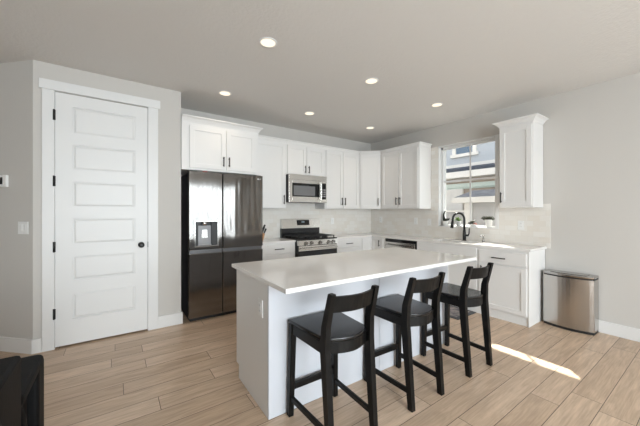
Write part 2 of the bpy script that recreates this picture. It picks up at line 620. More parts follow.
def rear_window(name, x0, x1, z0, z1, m='trim', bars=1):
    f = struct(name, MB().box(x0, x0 + .07, YR - .09, YR - .02, z0, z1).box(x1 - .07, x1, YR - .09, YR - .02, z0, z1)
               .box(x0, x1, YR - .09, YR - .02, z0, z0 + .06).box(x0, x1, YR - .09, YR - .02, z1 - .06, z1)
               , M[m])
    for i in range(bars):
        xc = x0 + (x1 - x0) * (i + 1) / (bars + 1)
        MB().box(xc - .035, xc + .035, YR - .09, YR - .02, z0 + .06, z1 - .06).build('stile', M[m], f)
    MB().box(x0 + .05, x1 - .05, YR - .06, YR - .055, z0 + .05, z1 - .05).build('pane', M['glass'], f)


rear_window('window_2', pdx0, pdx1, 0.0, pdz, 'black_metal', 3)
rear_window('window_fill', rwx0, rwx1, rwz0, rwz1)  # unseen window, added to let in the rear fill light

# baseboards
BH, BT = 0.13, 0.016
struct('baseboard_right', MB().box(XW - BT, XW, YR, 1.285, 0, BH, .003), M['trim'])
struct('baseboard_pantry', MB().prism([(-.62, PY), (-.56, PY), (-.56, PY - BT), (-.62 - BT * .414, PY - BT)], 0, BH)
       .box(.39, .625 + BT, PY - BT, PY, 0, BH).box(.625, .625 + BT, PY, YB, 0, BH), M['trim'])
k = BT * .7071
struct('baseboard_diagonal', MB().prism([(-.62, PY), (-.62 - BT * .414, PY - BT), (-.62 - 2.78 - k, PY + 2.78 - k), (-.62 - 2.78, PY + 2.78)], 0, BH), M['trim'])
struct('baseboard_rear', MB().box(XL, pdx0, YR, YR + BT, 0, BH).box(pdx1, XW, YR, YR + BT, 0, BH), M['trim'])
struct('baseboard_left', MB().box(XL, XL + BT, YR, 6.4, 0, BH), M['trim'])

# pantry door
struct('trim_1', MB().box(-.557, -.471, PY - .018, PY, 0, 2.45, .002).box(.292, .389, PY - .018, PY, 0, 2.45, .002)
       .box(-.578, .410, PY - .024, PY, 2.45, 2.54, .002)
       .box(DX0, DX0 + .006, PY, PY + .1, 0, DZ).box(DX1 - .006, DX1, PY, PY + .1, 0, DZ), M['trim'])
dmb = MB()
dx0, dx1 = -.467, .288
dz = [(.258, .511), (.638, .871), (.985, 1.237), (1.349, 1.597), (1.712, 1.955), (2.062, 2.321)]
fy = PY - .006
dmb.box(dx0, dx1, fy + .014, fy + .04, .016, 2.440)
dmb.box(dx0, -.34, fy, fy + .016, .016, 2.440).box(.175, dx1, fy, fy + .016, .016, 2.440)
edges = [.016] + [q for p in dz for q in p] + [2.440]
for i in range(0, len(edges), 2):
    dmb.box(-.34, .175, fy, fy + .016, edges[i], edges[i + 1])
for z0, z1 in dz:   # raised centre of each panel with sloping sides
    def rr(dd, yy): return [Vector((-.34 + dd, yy, z0 + dd)), Vector((.175 - dd, yy, z0 + dd)), Vector((.175 - dd, yy, z1 - dd)), Vector((-.34 + dd, yy, z1 - dd))]
    dmb.loft([rr(.001, fy + .013), rr(.001, fy + .010), rr(.008, fy + .010), rr(.026, fy + .002), rr(.028, fy + .002)], True, False)
door = struct('door_1', dmb, M['trim'])
for hz in (.335, .969, 1.593, 2.218):
    MB().cyl((-.474, PY - .022, hz - .05), (-.474, PY - .022, hz + .05), .008, k=10).box(-.482, -.462, PY - .0195, PY - .017, hz - .048, hz + .048).build('hinge', M['black_metal'], door)
kb = MB().xf(Matrix())
kb.lathe([(.030, 0), (.030, .006), (.011, .008), (.011, .03), (.024, .036), (.029, .048), (.026, .058), (.012, .063)])
kb.xf(Matrix.Translation((.229, fy, .945)) @ Matrix.Rotation(R(90), 4, 'X'))
kb.build('door_knob', M['black_metal'], door)
MB().box(.289, .2935, PY - .0195, PY - .004, .915, .975).build('strike_plate', M['black_metal'], door)

# kitchen window
gx = XW + .10
win = struct('window_1', MB().box(gx - .03, gx + .03, WY0, WY0 + .045, WZ0, WZ1, .003).box(gx - .03, gx + .03, WY1 - .045, WY1, WZ0, WZ1, .003)
             .box(gx - .03, gx + .03, WY0, WY1, WZ1 - .055, WZ1, .003).box(gx - .03, gx + .03, WY0, WY1, WZ0, WZ0 + .03, .003), M['trim'])
MB().box(gx - .012, gx + .010, WY0 + .04, WY1 - .04, 1.772, 1.806, .003).build('meeting_rail', M['trim'], win)
MB().box(gx - .006, gx + .006, 2.265, 2.285, WZ0 + .03, WZ1 - .04).build('grille_bar', M['trim'], win)
MB().box(gx + .008, gx + .012, WY0 + .03, WY1 - .03, WZ0 + .02, WZ1 - .03).build('pane', M['glass'], win)
struct('trim_2', MB().box(XW - .002, gx - .03, WY0 + .0005, WY1 - .0005, WZ0, WZ0 + .012, .002)
       .box(XW - .002, gx - .03, WY1 - .012, WY1, WZ0 + .012, WZ1).box(XW - .002, gx - .03, WY0, WY0 + .012, WZ0 + .012, WZ1)
       .box(XW - .002, gx - .03, WY0 + .012, WY1 - .012, WZ1 - .012, WZ1)
       .box(XW - .016, XW - .0105, WY0 - .040, WY0, WZ0, WZ1, .001), M['trim'])
struct('trim_sun_block', MB().box(WX, WX + .06, WY1, WY1 + .09, WZ0 - .05, WZ1 + .09).box(WX, WX + .06, WY0 - .09, WY0, WZ0 - .05, WZ1 + .09)
       .box(WX, WX + .06, WY0, WY1, WZ1, WZ1 + .09).box(WX, WX + .06, WY0, WY1, WZ0 - .09, WZ0 - .02), M['ext_trim'])  # unseen outer casing, added to trim the sun patch on the floor
struct('trim_eave', MB().box(WX, 5.192, -3.4, 6.7, 2.76, 2.9), M['ext_trim'])  # unseen eave, its reach shaped to block sun above the meeting rail

# tiled splashbacks
TZ = 1.40
struct('wall_tile_back', MB().box(.70, XW - .010, YB - .010, YB, .86, 1.56), M['tile_x'])
struct('wall_tile_right', MB().box(XW - .010, XW, WY1, YB, .86, WZ1).box(XW - .010, XW, 1.255, WY1, .86, WZ0)
       .box(XW - .010, XW, 1.255, WY0, WZ0, TZ).box(XW - .010, XW, 1.69, WY0, TZ, WZ1), M['tile_y'])


# ------------------------------------------------------------------ cabinets
def handle_v(parent, x, z0, z1, y=-.02):
    return MB().box(x - .006, x + .006, y - .032, y - .022, z0, z1, .002).box(x - .005, x + .005, y - .024, y, z0 + .012, z0 + .022)\
        .box(x - .005, x + .005, y - .024, y, z1 - .022, z1 - .012).build('handle', M['bronze'], parent)


def handle_h(parent, x0, x1, z, y=-.02):
    return MB().box(x0, x1, y - .032, y - .022, z - .006, z + .006, .002).box(x0 + .012, x0 + .022, y - .024, y, z - .005, z + .005)\
        .box(x1 - .022, x1 - .012, y - .024, y, z - .005, z + .005).build('handle', M['bronze'], parent)


def shaker(parent, x0, x1, z0, z1, name='door', rail=.055, m='cabinet'):
    mb = MB().box(x0 + rail - .004, x1 - rail + .004, -.010, -.001, z0 + rail - .004, z1 - rail + .004)
    mb.box(x0, x0 + rail, -.020, -.001, z0, z1, .0015).box(x1 - rail, x1, -.020, -.001, z0, z1, .0015)
    mb.box(x0 + rail - .001, x1 - rail + .001, -.020, -.001, z0, z0 + rail, .0015)
    mb.box(x0 + rail - .001, x1 - rail + .001, -.020, -.001, z1 - rail, z1, .0015)
    return mb.build(name, M[m], parent)


def slab(parent, x0, x1, z0, z1, name='drawer_front'):
    return MB().box(x0, x1, -.020, -.001, z0, z1, .002).build(name, M['cabinet'], parent)


def crown(parent, outline, z, flare=.045, h=.06):
    """outline: open list of local xy points along the cabinet's outer edge, moulding flares to its left-hand side"""
    prof = [(0.0, 0.0), (.006, 0.0), (.010, .012), (flare * .55, h * .62), (flare * .9, h * .8), (flare, h * .82), (flare, h), (0.0, h)]
    pts = [Vector((p[0], p[1], 0)) for p in outline]
    rings = []
    for i, p in enumerate(pts):
        if 0 < i < len(pts) - 1:
            d0 = (p - pts[i - 1]).normalized(); d1 = (pts[i + 1] - p).normalized()
            n0 = Vector((d0.y, -d0.x, 0)); n1 = Vector((d1.y, -d1.x, 0))
            nn = (n0 + n1).normalized()
            nn = nn / max(.3, nn.dot(n0))
        else:
            d0 = (pts[1] - pts[0]).normalized() if i == 0 else (p - pts[i - 1]).normalized()
            nn = Vector((d0.y, -d0.x, 0))
        rings.append([p + nn * a + Vector((0, 0, z + bz)) for a, bz in prof])
    return MB().loft(rings, True, False).build('crown_molding', M['cabinet'], parent)


UZ0, UZ1 = 1.355, 2.365
UY = 3.97            # front plane of the back wall uppers
UXR = 3.97           # front plane of the window wall uppers
CB = YB - .012


def upper(name, label, loc, rz, w, d, z0, z1, doors, out=None, flare=.034, ch=.055):
    t = thing(name, label, 'cabinet', loc, rz)
    MB().box(0, w, 0, d, z0, z1).build('body', M['cabinet'], t)
    for (x0, x1, dz0, dz1, hx, hz0, hz1) in doors:
        f = shaker(t, x0, x1, dz0, dz1)
        if hx is not None:
            handle_v(f, hx, hz0, hz1)
    crown(t, out or [(0, 0), (w, 0)], z1, flare, ch)
    return t


# over the fridge
fw = 1.575 - .628
t = upper('wall_cabinet', 'deep white two-door cabinet above the refrigerator with flared crown', (.628, 3.68, 0), 0, fw, CB - 3.68, 1.80, 2.36,
          [(.085, .505, 1.825, 2.325, .475, 1.865, 1.985), (.515, .905, 1.825, 2.325, .545, 1.865, 1.985)],
          out=[(0, 0), (fw, 0), (fw, .25)], flare=.05, ch=.07)
# single door by the fridge
w1 = 2.155 - 1.577
upper('wall_cabinet', 'tall single-door white upper cabinet between refrigerator cabinet and microwave', (1.577, UY, 0), 0, w1, CB - UY, UZ0, UZ1,
      [(.02, w1 - .02, UZ0 + .012, UZ1 - .02, w1 - .05, 1.42, 1.56)])
# over the microwave
w2 = 2.895 - 2.157
upper('wall_cabinet', 'short two-door white upper cabinet directly above the microwave', (2.157, UY, 0), 0, w2, CB - UY, 1.885, UZ1,
      [(.02, w2 / 2 - .004, 1.897, UZ1 - .02, w2 / 2 - .035, 1.925, 2.04), (w2 / 2 + .004, w2 - .02, 1.897, UZ1 - .02, w2 / 2 + .035, 1.925, 2.04)])
# double right of the microwave
w3 = 3.68 - 2.897
upper('wall_cabinet', 'two-door white upper cabinet right of the microwave on the range wall', (2.897, UY, 0), 0, w3, CB - UY, UZ0, UZ1,
      [(.02, w3 / 2 - .004, UZ0 + .012, UZ1 - .02, w3 / 2 - .035, 1.42, 1.55), (w3 / 2 + .004, w3 - .02, UZ0 + .012, UZ1 - .02, w3 / 2 + .035, 1.42, 1.55)])
# diagonal corner
t = thing('wall_cabinet', 'narrow diagonal white upper cabinet in the corner of the two walls', 'cabinet', (3.70, UY, 0), R(-45))
fl = math.hypot(UXR - 3.70, UY - 3.70)
c45 = .70710678
body = MB().prism([(3.683, UY + .001), (3.70, UY), (UXR, 3.70), (UXR + .001, 3.682), (4.276, 3.682), (4.276, CB), (3.683, CB)], UZ0, UZ1)
body.xf(Matrix.Rotation(R(45), 4, 'Z') @ Matrix.Translation((-3.70, -UY, 0)))
body.build('body', M['cabinet'], t)
f = shaker(t, .012, fl - .012, UZ0 + .012, UZ1 - .02, rail=.05)
handle_v(f, fl - .045, 1.42, 1.55)
crown(t, [(0, 0), (fl, 0)], UZ1, .034, .055)
# window wall double (local x runs towards the camera: world -Y)
w4 = 3.68 - 2.87
upper('wall_cabinet', 'two-door white upper cabinet on the window wall left of the window', (UXR, 3.68, 0), R(-90), w4, 4.277 - UXR, UZ0, UZ1,
      [(.02, w4 / 2 - .004, UZ0 + .012, UZ1 - .02, w4 / 2 - .035, 1.42, 1.55), (w4 / 2 + .004, w4 - .02, UZ0 + .012, UZ1 - .02, w4 / 2 + .035, 1.42, 1.55)],
      out=[(0, 0), (w4, 0), (w4, .29)])
# single right of the window
w5 = 1.69 - 1.325
upper('wall_cabinet', 'single-door white upper cabinet with flared crown right of the kitchen window', (UXR, 1.69, 0), R(-90), w5, 4.277 - UXR, UZ0, UZ1 - .005,
      [(.012, w5 - .012, UZ0 + .02, UZ1 - .035, .032, 1.415, 1.545)], out=[(0, .29), (0, 0), (w5, 0), (w5, .29)], flare=.06, ch=.065)

# base cabinets
BY, BX = 3.765, 3.80
CT, CT0 = .880, .852      # counter top and underside
BZ1 = CT0


def base(name, label, loc, rz, w, d, kick=True):
    t = thing(name, label, 'cabinet', loc, rz)
    MB().box(0, w, 0, d, .105, BZ1).build('body', M['cabinet'], t)
    if kick:
        MB().box(0, w, .012, d, 0, .105).build('toe_kick', M['kick'], t)
    return t


bw = 2.197 - 1.640
t = base('base_cabinet', 'white drawer base cabinet between the refrigerator and the gas range', (1.640, BY, 0), 0, bw, CB - BY)
for z0, z1 in ((.70, .835), (.41, .688), (.115, .398)):
    f = slab(t, .015, bw - .012, z0, z1)
    handle_h(f, bw / 2 - .075, bw / 2 + .075, (z0 + z1) / 2)
bw = 3.545 - 2.955
t = base('base_cabinet', 'white drawer base cabinet right of the gas range', (2.955, BY, 0), 0, bw, CB - BY)
for z0, z1 in ((.70, .835), (.41, .688), (.115, .398)):
    f = slab(t, .012, bw - .035, z0, z1)
    handle_h(f, bw / 2 - .075, bw / 2 + .065, (z0 + z1) / 2)
t = thing('base_cabinet', 'white corner base cabinet with two narrow doors left of the dishwasher', 'cabinet', (3.547, BY, 0))
MB().prism([(0, 0), (BX - 3.547, 0), (BX - 3.547, 3.435 - BY), (4.277 - 3.547, 3.435 - BY), (4.277 - 3.547, CB - BY), (0, CB - BY)], .0, BZ1).build('body', M['cabinet'], t)
shaker(t, .012, BX - 3.547 - .008, .115, .835, rail=.045)
f = shaker(t, .03, 3.765 - 3.435 - .04, .115, .835, rail=.045)
f.matrix_local = Matrix.Translation((BX - 3.547, 0, 0)) @ Matrix.Rotation(R(-90), 4, 'Z')
handle_v(f, .215, .70, .81)

# dishwasher
t = thing('dishwasher', 'stainless dishwasher with dark frame under the counter left of the sink', 'dishwasher', (BX, 3.43, 0), R(-90))
dw = 3.43 - 2.795
MB().box(0, dw, .002, .47, .03, BZ1 - .002).build('body', M['black_plastic'], t)
f = MB().box(.02, dw - .022, -.022, .001, .11, .80, .004).build('door', M['stain'], t)
MB().box(.05, dw - .05, -.055, -.045, .745, .765, .004).box(.06, .075, -.046, -.02, .748, .762).box(dw - .075, dw - .06, -.046, -.02, .748, .762).build('handle', M['stain_dark'], f)
MB().box(.006, dw - .006, -.012, .001, .805, .845, .002).build('control_strip', M['black_glass'], t)
MB().box(.0, dw, .04, .05, .0, .105).build('toe_kick', M['black_plastic'], t)

# sink base and end base
sw = 2.79 - 1.868
t = base('base_cabinet', 'white two-door sink base cabinet between dishwasher and end cabinet', (BX, 2.79, 0), R(-90), sw, .070)
MB().box(.002, sw - .002, .0705, .48, .105, .125).build('bottom_panel', M['cabinet'], t)
MB().box(.002, sw - .002, .465, .48, .126, BZ1).build('rear_panel', M['cabinet'], t)
slab(t, .012, sw - .012, .665, .835, 'false_front')
for x0, x1, hx in ((.012, sw / 2 - .003, sw / 2 - .035), (sw / 2 + .003, sw - .012, sw / 2 + .035)):
    f = shaker(t, x0, x1, .115, .653)
    handle_v(f, hx, .50, .63)
ew = 1.866 - 1.308
t = base('base_cabinet', 'white end base cabinet with one drawer over a door beside the trash can', (BX, 1.866, 0), R(-90), ew - .0062, 4.277 - BX)
f = slab(t, .016, ew - .022, .675, .825)
handle_h(f, .175, .330, .745)
f = shaker(t, .016, ew - .022, .115, .655)
handle_v(f, .05, .50, .63)
MB().box(ew - .006, ew, -.004, 4.277 - BX, 0, BZ1).build('end_panel', M['cabinet'], t)

# countertops
tag(MB().box(1.632, 2.199, 3.742, CB, CT0, CT, .003).build('countertop', M['quartz']), 'short white quartz countertop between the refrigerator and the gas range', 'countertop')
ct = MB()
cx0, cx1 = 3.785, XW - .011
hx0, hx1, hy0, hy1 = 3.872, 4.125, 1.955, 2.575
ct.box(2.950, cx0, 3.742, CB, CT0, CT)
ct.box(cx0, cx1, hy1, CB, CT0, CT)
ct.box(cx0, hx0, hy0, hy1, CT0, CT).box(hx1, cx1, hy0, hy1, CT0, CT)
ct.box(cx0, cx1, 1.292, hy0, CT0, CT)
tag(ct.build('countertop', M['quartz']), 'long L-shaped white quartz countertop running under the kitchen window', 'countertop')

# sink
t = thing('kitchen_sink', 'undermount double-bowl steel sink in the counter under the window', 'sink', (4.0, 2.265, CT0))
for y0, y1 in ((-.31, .01), (.03, .31)):
    MB().box(-.128, .125, y0, y1, -.20, -.19).box(-.128, -.118, y0, y1, -.19, -.001).box(.115, .125, y0, y1, -.19, -.001)\
        .box(-.118, .115, y0, y0 + .01, -.19, -.001).box(-.118, .115, y1 - .01, y1, -.19, -.001).build('bowl', M['stain_dark'], t)

# faucet
t = thing('faucet', 'black gooseneck pull-down kitchen faucet behind the sink', 'faucet', (4.195, 2.262, CT))
MB().lathe([(.030, 0), (.030, .006), (.024, .012), (.022, .10), (.018, .16), (.014, .165)], k=20).build('base', M['black_metal'], t)
sx, sy = -.165, .085
pts = [(0, 0, .15), (0, 0, .28)]
for q in range(0, 10):
    a = math.pi * q / 9
    fct = (1 - math.cos(a)) / 2
    pts.append((sx * fct, sy * fct, .31 + .095 * math.sin(a)))
pts += [(sx, sy, .285)]
MB().tube(pts, .0155, 12).build('spout', M['black_metal'], t)
MB().cyl((sx, sy, .29), (sx - .012, sy + .006, .185), .018, .021, 14).build('spray_head', M['black_metal'], t)
MB().cyl((0, -.015, .08), (0, -.06, .08), .016, .014, 12).tube([(0, -.055, .075), (.002, -.068, .11), (.004, -.07, .185)], [.010, .009, .007], 10).build('lever_handle', M['black_metal'], t)

# soap dispenser
t = thing('soap_dispenser', 'small chrome soap dispenser on the counter right of the faucet', 'soap dispenser', (4.19, 1.99, CT))
MB().lathe([(.020, 0), (.020, .008), (.013, .012), (.013, .05), (.016, .052), (.016, .058), (.008, .06)], k=16).build('pump', M['stain_dark'], t)
MB().tube([(0, 0, .055), (0, 0, .085), (-.02, .006, .095), (-.06, .012, .085)], [.008, .008, .007, .006], 10).ball((0, 0, .088), .018, .018, .012).build('spout', M['stain_dark'], t)


# ------------------------------------------------------------------ refrigerator
FX0, FX1, FS, FY = .700, 1.628, 1.092, 3.65
t = thing('refrigerator', 'black stainless four-door refrigerator with ice dispenser beside the pantry', 'refrigerator', ((FX0 + FX1) / 2, FY, 0))
ox = (FX0 + FX1) / 2


def fx(v): return v - ox


MB().box(fx(FX0) + .006, fx(FX1) - .006, .07, .60, .03, 1.765).box(fx(FX0) + .02, fx(FX1) - .02, .09, .58, 0, .04).build('body', M['fridge_side'], t)
# upper left door is built around the dispenser recess
ax0, ax1, az0, az1 = fx(.775), fx(1.025), .895, 1.185
UL = MB()
lx0, lx1, lz0, lz1 = fx(FX0), fx(FS) - .004, .848, 1.785
UL.box(lx0, ax0, 0, .065, lz0, lz1, .006).box(ax1, lx1, 0, .065, lz0, lz1, .006)
UL.box(ax0 - .007, ax1 + .007, 0.0, .064, lz0 + .001, az0).box(ax0 - .007, ax1 + .007, 0.0, .064, az1, lz1 - .001)
UL.box(ax0 - .01, ax1 + .01, .055, .064, az0 - .01, az1 + .01)
door_l = UL.build('door', M['fridge'], t)
MB().box(fx(FS) + .004, fx(FX1), 0, .065, .848, 1.785, .006).build('door', M['fridge'], t)
MB().box(fx(FX0), fx(FS) - .004, 0, .065, .045, .802, .006).build('door', M['fridge'], t)
MB().box(fx(FS) + .004, fx(FX1), 0, .065, .045, .802, .006).build('door', M['fridge'], t)
MB().box(fx(FX0) + .01, fx(FS) - .006, .012, .06, .803, .847).box(fx(FS) + .006, fx(FX1) - .01, .012, .06, .803, .847).build('grip_recess', M['grip'], t)
d = MB().box(ax0 - .016, ax1 + .016, -.006, .004, az1 - .004, az1 + .020, .002).box(ax0 - .016, ax1 + .016, -.006, .004, az0 - .016, az0 + .004, .002)\
    .box(ax0 - .016, ax0, -.006, .004, az0, az1, .002).box(ax1, ax1 + .016, -.006, .004, az0, az1, .002).build('dispenser_frame', M['stain_dark'], door_l)
MB().box(ax0, ax1, .050, .056, az0, az1).box(ax0, ax0 + .03, .006, .05, az0, az1).box(ax1 - .065, ax1, .010, .05, az0, az1).build('dispenser_recess', M['black_plastic'], door_l)
MB().box(ax0 + .031, ax1 - .066, .035, .05, az0, az1 - .05).box(ax0 + .031, ax1 - .066, .008, .05, az0, az0 + .012).build('dispenser_back', M['grey_plastic'], door_l)
mid = (ax0 + ax1) / 2 - .018
MB().cyl((mid, .03, az1), (mid, .03, az1 - .045), .036, .030, 18).build('dispenser_nozzle', M['chrome'], door_l)
MB().prism([(mid - .028, az1 - .10), (mid + .028, az1 - .10), (mid + .038, az1 - .20), (mid - .038, az1 - .20)], .022, .034, axis='y').build('dispenser_paddle', M['stain_dark'], door_l)
lg = MB()
bx, bz = fx(1.56), 1.74
lg.cyl((bx, .0005, bz), (bx, -.0015, bz), .010, k=16)
lg.box(bx + .014, bx + .017, -.0015, .0005, bz - .008, bz + .008).box(bx + .014, bx + .023, -.0015, .0005, bz - .008, bz - .005)
lg.box(bx + .027, bx + .030, -.0015, .0005, bz - .008, bz + .008).box(bx + .027, bx + .039, -.0015, .0005, bz + .005, bz + .008).box(bx + .027, bx + .039, -.0015, .0005, bz - .008, bz - .005)
lg.box(bx + .036, bx + .039, -.0015, .0005, bz - .008, bz).box(bx + .032, bx + .039, -.0015, .0005, bz - .002, bz)
lg.build('badge', M['white_text'], t)
MB().box(fx(.865), fx(.915), .03, .06, 1.785, 1.793).build('sticker', M['red'], t)
MB().box(fx(FX0) + .02, fx(FX0) + .10, .02, .10, 1.766, 1.792).build('hinge_cover', M['black_plastic'], t)
MB().box(fx(FX1) - .10, fx(FX1) - .02, .02, .10, 1.766, 1.792).build('hinge_cover', M['black_plastic'], t)
MB().box(fx(FX0) + .02, fx(FX1) - .02, .03, .07, .006, .044).build('base_grille', M['black_plastic'], t)

# ------------------------------------------------------------------ range
RX0, RX1 = 2.202, 2.944
rw = RX1 - RX0
t = thing('gas_range', 'stainless gas range with black cooktop under the microwave', 'range', (RX0, 3.715, 0))
MB().box(.0, rw, .0, .540, .05, .872).box(.03, .07, .03, .07, 0, .05).box(rw - .07, rw - .03, .03, .07, 0, .05).box(.03, .07, .48, .52, 0, .05).box(rw - .07, rw - .03, .48, .52, 0, .05).build('body', M['black_enamel'], t)
MB().box(.0, rw, -.025, .47, .873, .893, .004).build('cooktop', M['black_enamel'], t)
# sloping control panel
MB().prism([(-.045, .800), (0.0, .800), (0.0, .871), (-.022, .871)], .002, rw - .002, axis='x').build('control_panel', M['stain'], t)
for kx in (.135, .235, .395, .560, .650):
    kn = MB().cyl((kx, -.034, .836), (kx, -.075, .830), .022, .019, 16).box(kx - .003, kx + .003, -.080, -.074, .815, .845).build('knob', M['stain_dark'], t)
od = MB().box(.004, rw - .004, -.030, -.001, .235, .795, .004).build('oven_door', M['black_enamel'], t)
MB().box(.09, rw - .09, -.033, -.029, .33, .66).build('oven_window', M['black_glass'], od)
MB().box(.012, rw - .012, -.034, -.030, .715, .79, .001).build('door_band', M['stain'], od)
MB().box(.03, rw - .03, -.085, -.066, .740, .762, .006).box(.05, .08, -.07, -.033, .743, .759).box(rw - .08, rw - .05, -.07, -.033, .743, .759).build('handle', M['stain'], od)
MB().box(.004, rw - .004, -.028, -.001, .06, .228, .004).build('storage_drawer', M['stain'], t)
MB().box(.0, rw, .475, .538, .873, 1.030).build('riser', M['black_enamel'], t)
bg = MB().prism([(.450, 1.032), (.538, 1.032), (.538, 1.185), (.478, 1.185)], .0, rw, axis='x').build('backguard', M['stain'], t)
nrm = Vector((0, -.153, .028)).normalized()


def on_bg(x, f, off=.002):   # a point on the sloping face, f from 0 bottom to 1 top
    return Vector((x, .450 + .028 * f, 1.032 + .153 * f)) + nrm * off


def bg_plate(x0, x1, f0, f1, off0, off1):
    a = [on_bg(x0, f0, off0), on_bg(x1, f0, off0), on_bg(x1, f1, off0), on_bg(x0, f1, off0)]
    bq = [on_bg(x0, f0, off1), on_bg(x1, f0, off1), on_bg(x1, f1, off1), on_bg(x0, f1, off1)]
    return MB().loft([a, bq], True, False)


bg_plate(.275, .520, .30, .86, -.001, .003).build('display', M['black_glass'], bg)
bg_plate(.365, .425, .60, .70, .003, .0035).build('clock_digits', M['led'], bg)
for gi in range(3):
    gx0 = .025 + gi * (rw - .05) / 3
    gx1 = gx0 + (rw - .05) / 3 - .006
    g = MB()
    zt = .918
    for xx in (gx0, gx1 - .012):
        g.box(xx, xx + .012, .01, .44, zt, zt + .012)
    for yy in (.01, .22, .428):
        g.box(gx0, gx1, yy, yy + .012, zt, zt + .012)
    for yy in (.115, .325):
        g.box(gx0 + .03, gx1 - .03, yy, yy + .010, zt, zt + .012)
        xm = (gx0 + gx1) / 2
        g.box(xm - .005, xm + .005, yy - .08, yy + .09, zt, zt + .012)
    for xx in (gx0, gx1 - .012):
        for yy in (.01, .428):
            g.box(xx, xx + .012, yy, yy + .012, .892, zt)
    g.build('grate', M['cast_iron'], t)
for bxx, byy in ((.14, .12), (.14, .33), (rw / 2, .22), (rw - .14, .12), (rw - .14, .33)):
    MB().lathe([(.045, 0), (.045, .008), (.030, .010), (.032, .018), (.0, .020)], (bxx, byy, .893), 18).build('burner', M['cast_iron'], t)

# ------------------------------------------------------------------ microwave
MX0, MX1 = 2.160, 2.868
mw = MX1 - MX0
t = thing('microwave', 'stainless over-the-range microwave mounted above the gas range', 'microwave', (MX0, 3.87, 1.455))
mh = 1.882 - 1.455
MB().box(.003, mw - .003, .03, .385, .0, mh).build('body', M['black_plastic'], t)
fz0, fz1 = .085, .295
dxr = .575
md = MB().box(.0, .05, -.002, .029, .0, mh - .08, .001).box(.05, dxr, -.002, .029, .0, fz0, .001).box(.05, dxr, -.002, .029, fz1, mh - .08, .001).box(dxr - .012, dxr, -.002, .029, fz0, fz1).build('door', M['stain'], t)
w_ = MB().box(.05, dxr - .012, .001, .029, fz0, fz1).build('door_window', M['black_glass'], md)
MB().box(.075, dxr - .10, -.001, .002, fz0 + .018, fz1 - .04).build('window_mesh', M['grey_glass'], w_)
MB().box(dxr - .022, dxr + .002, -.052, -.040, .04, .325, .005).box(dxr - .018, dxr - .002, -.042, .0, .05, .065).box(dxr - .018, dxr - .002, -.042, .0, .30, .315).build('handle', M['stain'], md)
MB().box(dxr + .002, mw, -.002, .029, .0, mh - .08, .001).build('control_surround', M['stain'], t)
cp = MB().box(dxr + .02, mw - .018, -.005, -.001, .05, .315, .001).build('control_panel', M['black_glass'], t)
for r_ in range(4):
    for c_ in range(3):
        MB().box(dxr + .035 + c_ * .032, dxr + .057 + c_ * .032, -.0062, -.0048, .09 + r_ * .035, .112 + r_ * .035).build('button', M['grey_plastic'], cp)
MB().box(.0, mw, -.002, .029, mh - .078, mh, .001).build('vent_panel', M['stain'], t)

# knife block and knives
kb_loc = (1.715, 3.98, CT)
t = tag(MB().prism([(-.05, 0), (.045, 0), (.075, .10), (.005, .135)], -.05, .05, .004, axis='y').build('knife_block', M['block_wood']),
        'wooden knife block on the counter right of the refrigerator', 'knife block')
t.location = kb_loc
for i, (yy, off, ln) in enumerate(((-.03, .02, .11), (.005, .035, .13), (.03, .05, .10), (-.008, .065, .085))):
    base_p = Vector((kb_loc[0] + .008 + off, kb_loc[1] + yy, CT + .131 - off * .5))
    dr = Vector((.42, 0, .9)).normalized()
    k_ = tag(MB().beam(base_p + dr * .003, base_p + dr * ln, .014, .022, .012, .026, (0, 1, 0), .003).build('kitchen_knife', M['black_plastic']),
             ('black-handled knife standing in the wooden knife block'), 'knife', 'knives in the knife block')

# ------------------------------------------------------------------ island
IX0, IX1, IY0, IY1 = .787, 2.723, 1.650, 2.285
t = thing('kitchen_island', 'pale painted kitchen island cabinet behind the three bar stools', 'island', ((IX0 + IX1) / 2, (IY0 + IY1) / 2, 0), R(-0.9))
ix, iy = (IX0 + IX1) / 2, (IY0 + IY1) / 2
IZ = CT0
MB().box(IX0 + .018 - ix, IX1 - .018 - ix, IY0 + .018 - iy, IY1 - .075 - iy, 0, IZ).box(IX0 + .018 - ix, IX1 - .018 - ix, IY1 - .076 - iy, IY1 - .022 - iy, .105, IZ).build('body', M['island'], t)
MB().box(IX0 - ix, IX0 + .018 - ix, IY0 + .018 - iy, IY1 - .075 - iy, 0, IZ).box(IX0 - ix, IX0 + .018 - ix, IY1 - .0755 - iy, IY1 - .02 - iy, .105, IZ).build('end_panel', M['cabinet'], t)
MB().box(IX1 - .018 - ix, IX1 - ix, IY0 + .018 - iy, IY1 - .075 - iy, 0, IZ).box(IX1 - .018 - ix, IX1 - ix, IY1 - .0755 - iy, IY1 - .02 - iy, .105, IZ).build('end_panel', M['cabinet'], t)
seam = 1.758
MB().box(IX0 - ix, seam - .0012 - ix, IY0 - iy, IY0 + .017 - iy, 0, IZ, .0012).build('back_panel', M['island'], t)
MB().box(seam + .0012 - ix, IX1 - ix, IY0 - iy, IY0 + .017 - iy, 0, IZ, .0012).build('back_panel', M['island'], t)
nd = 4
for i in range(nd):     # the working side, facing the range
    wv = (IX1 - IX0 - .04) / nd
    a0 = IX0 + .02 + i * wv - ix
    f = shaker(t, .006, wv - .006, .115, .66, m='island')
    f.matrix_local = Matrix.Translation((a0 + wv, IY1 - .021 - iy, 0)) @ Matrix.Rotation(R(180), 4, 'Z')
    handle_v(f, .04 if i % 2 else wv - .04, .50, .63)
    f2 = MB().box(.006, wv - .006, -.020, -.001, .672, .838, .002).build('drawer_front', M['island'], t)
    f2.matrix_local = f.matrix_local
    handle_h(f2, wv / 2 - .075, wv / 2 + .075, .755)
o = tag(MB().box(-.995, .995, -.474, .474, 0, CT - CT0, .003).build('island_countertop', M['quartz']), 'large white quartz slab on the island overhanging the stools', 'countertop')
o.location = (1.759, 1.854, CT0)
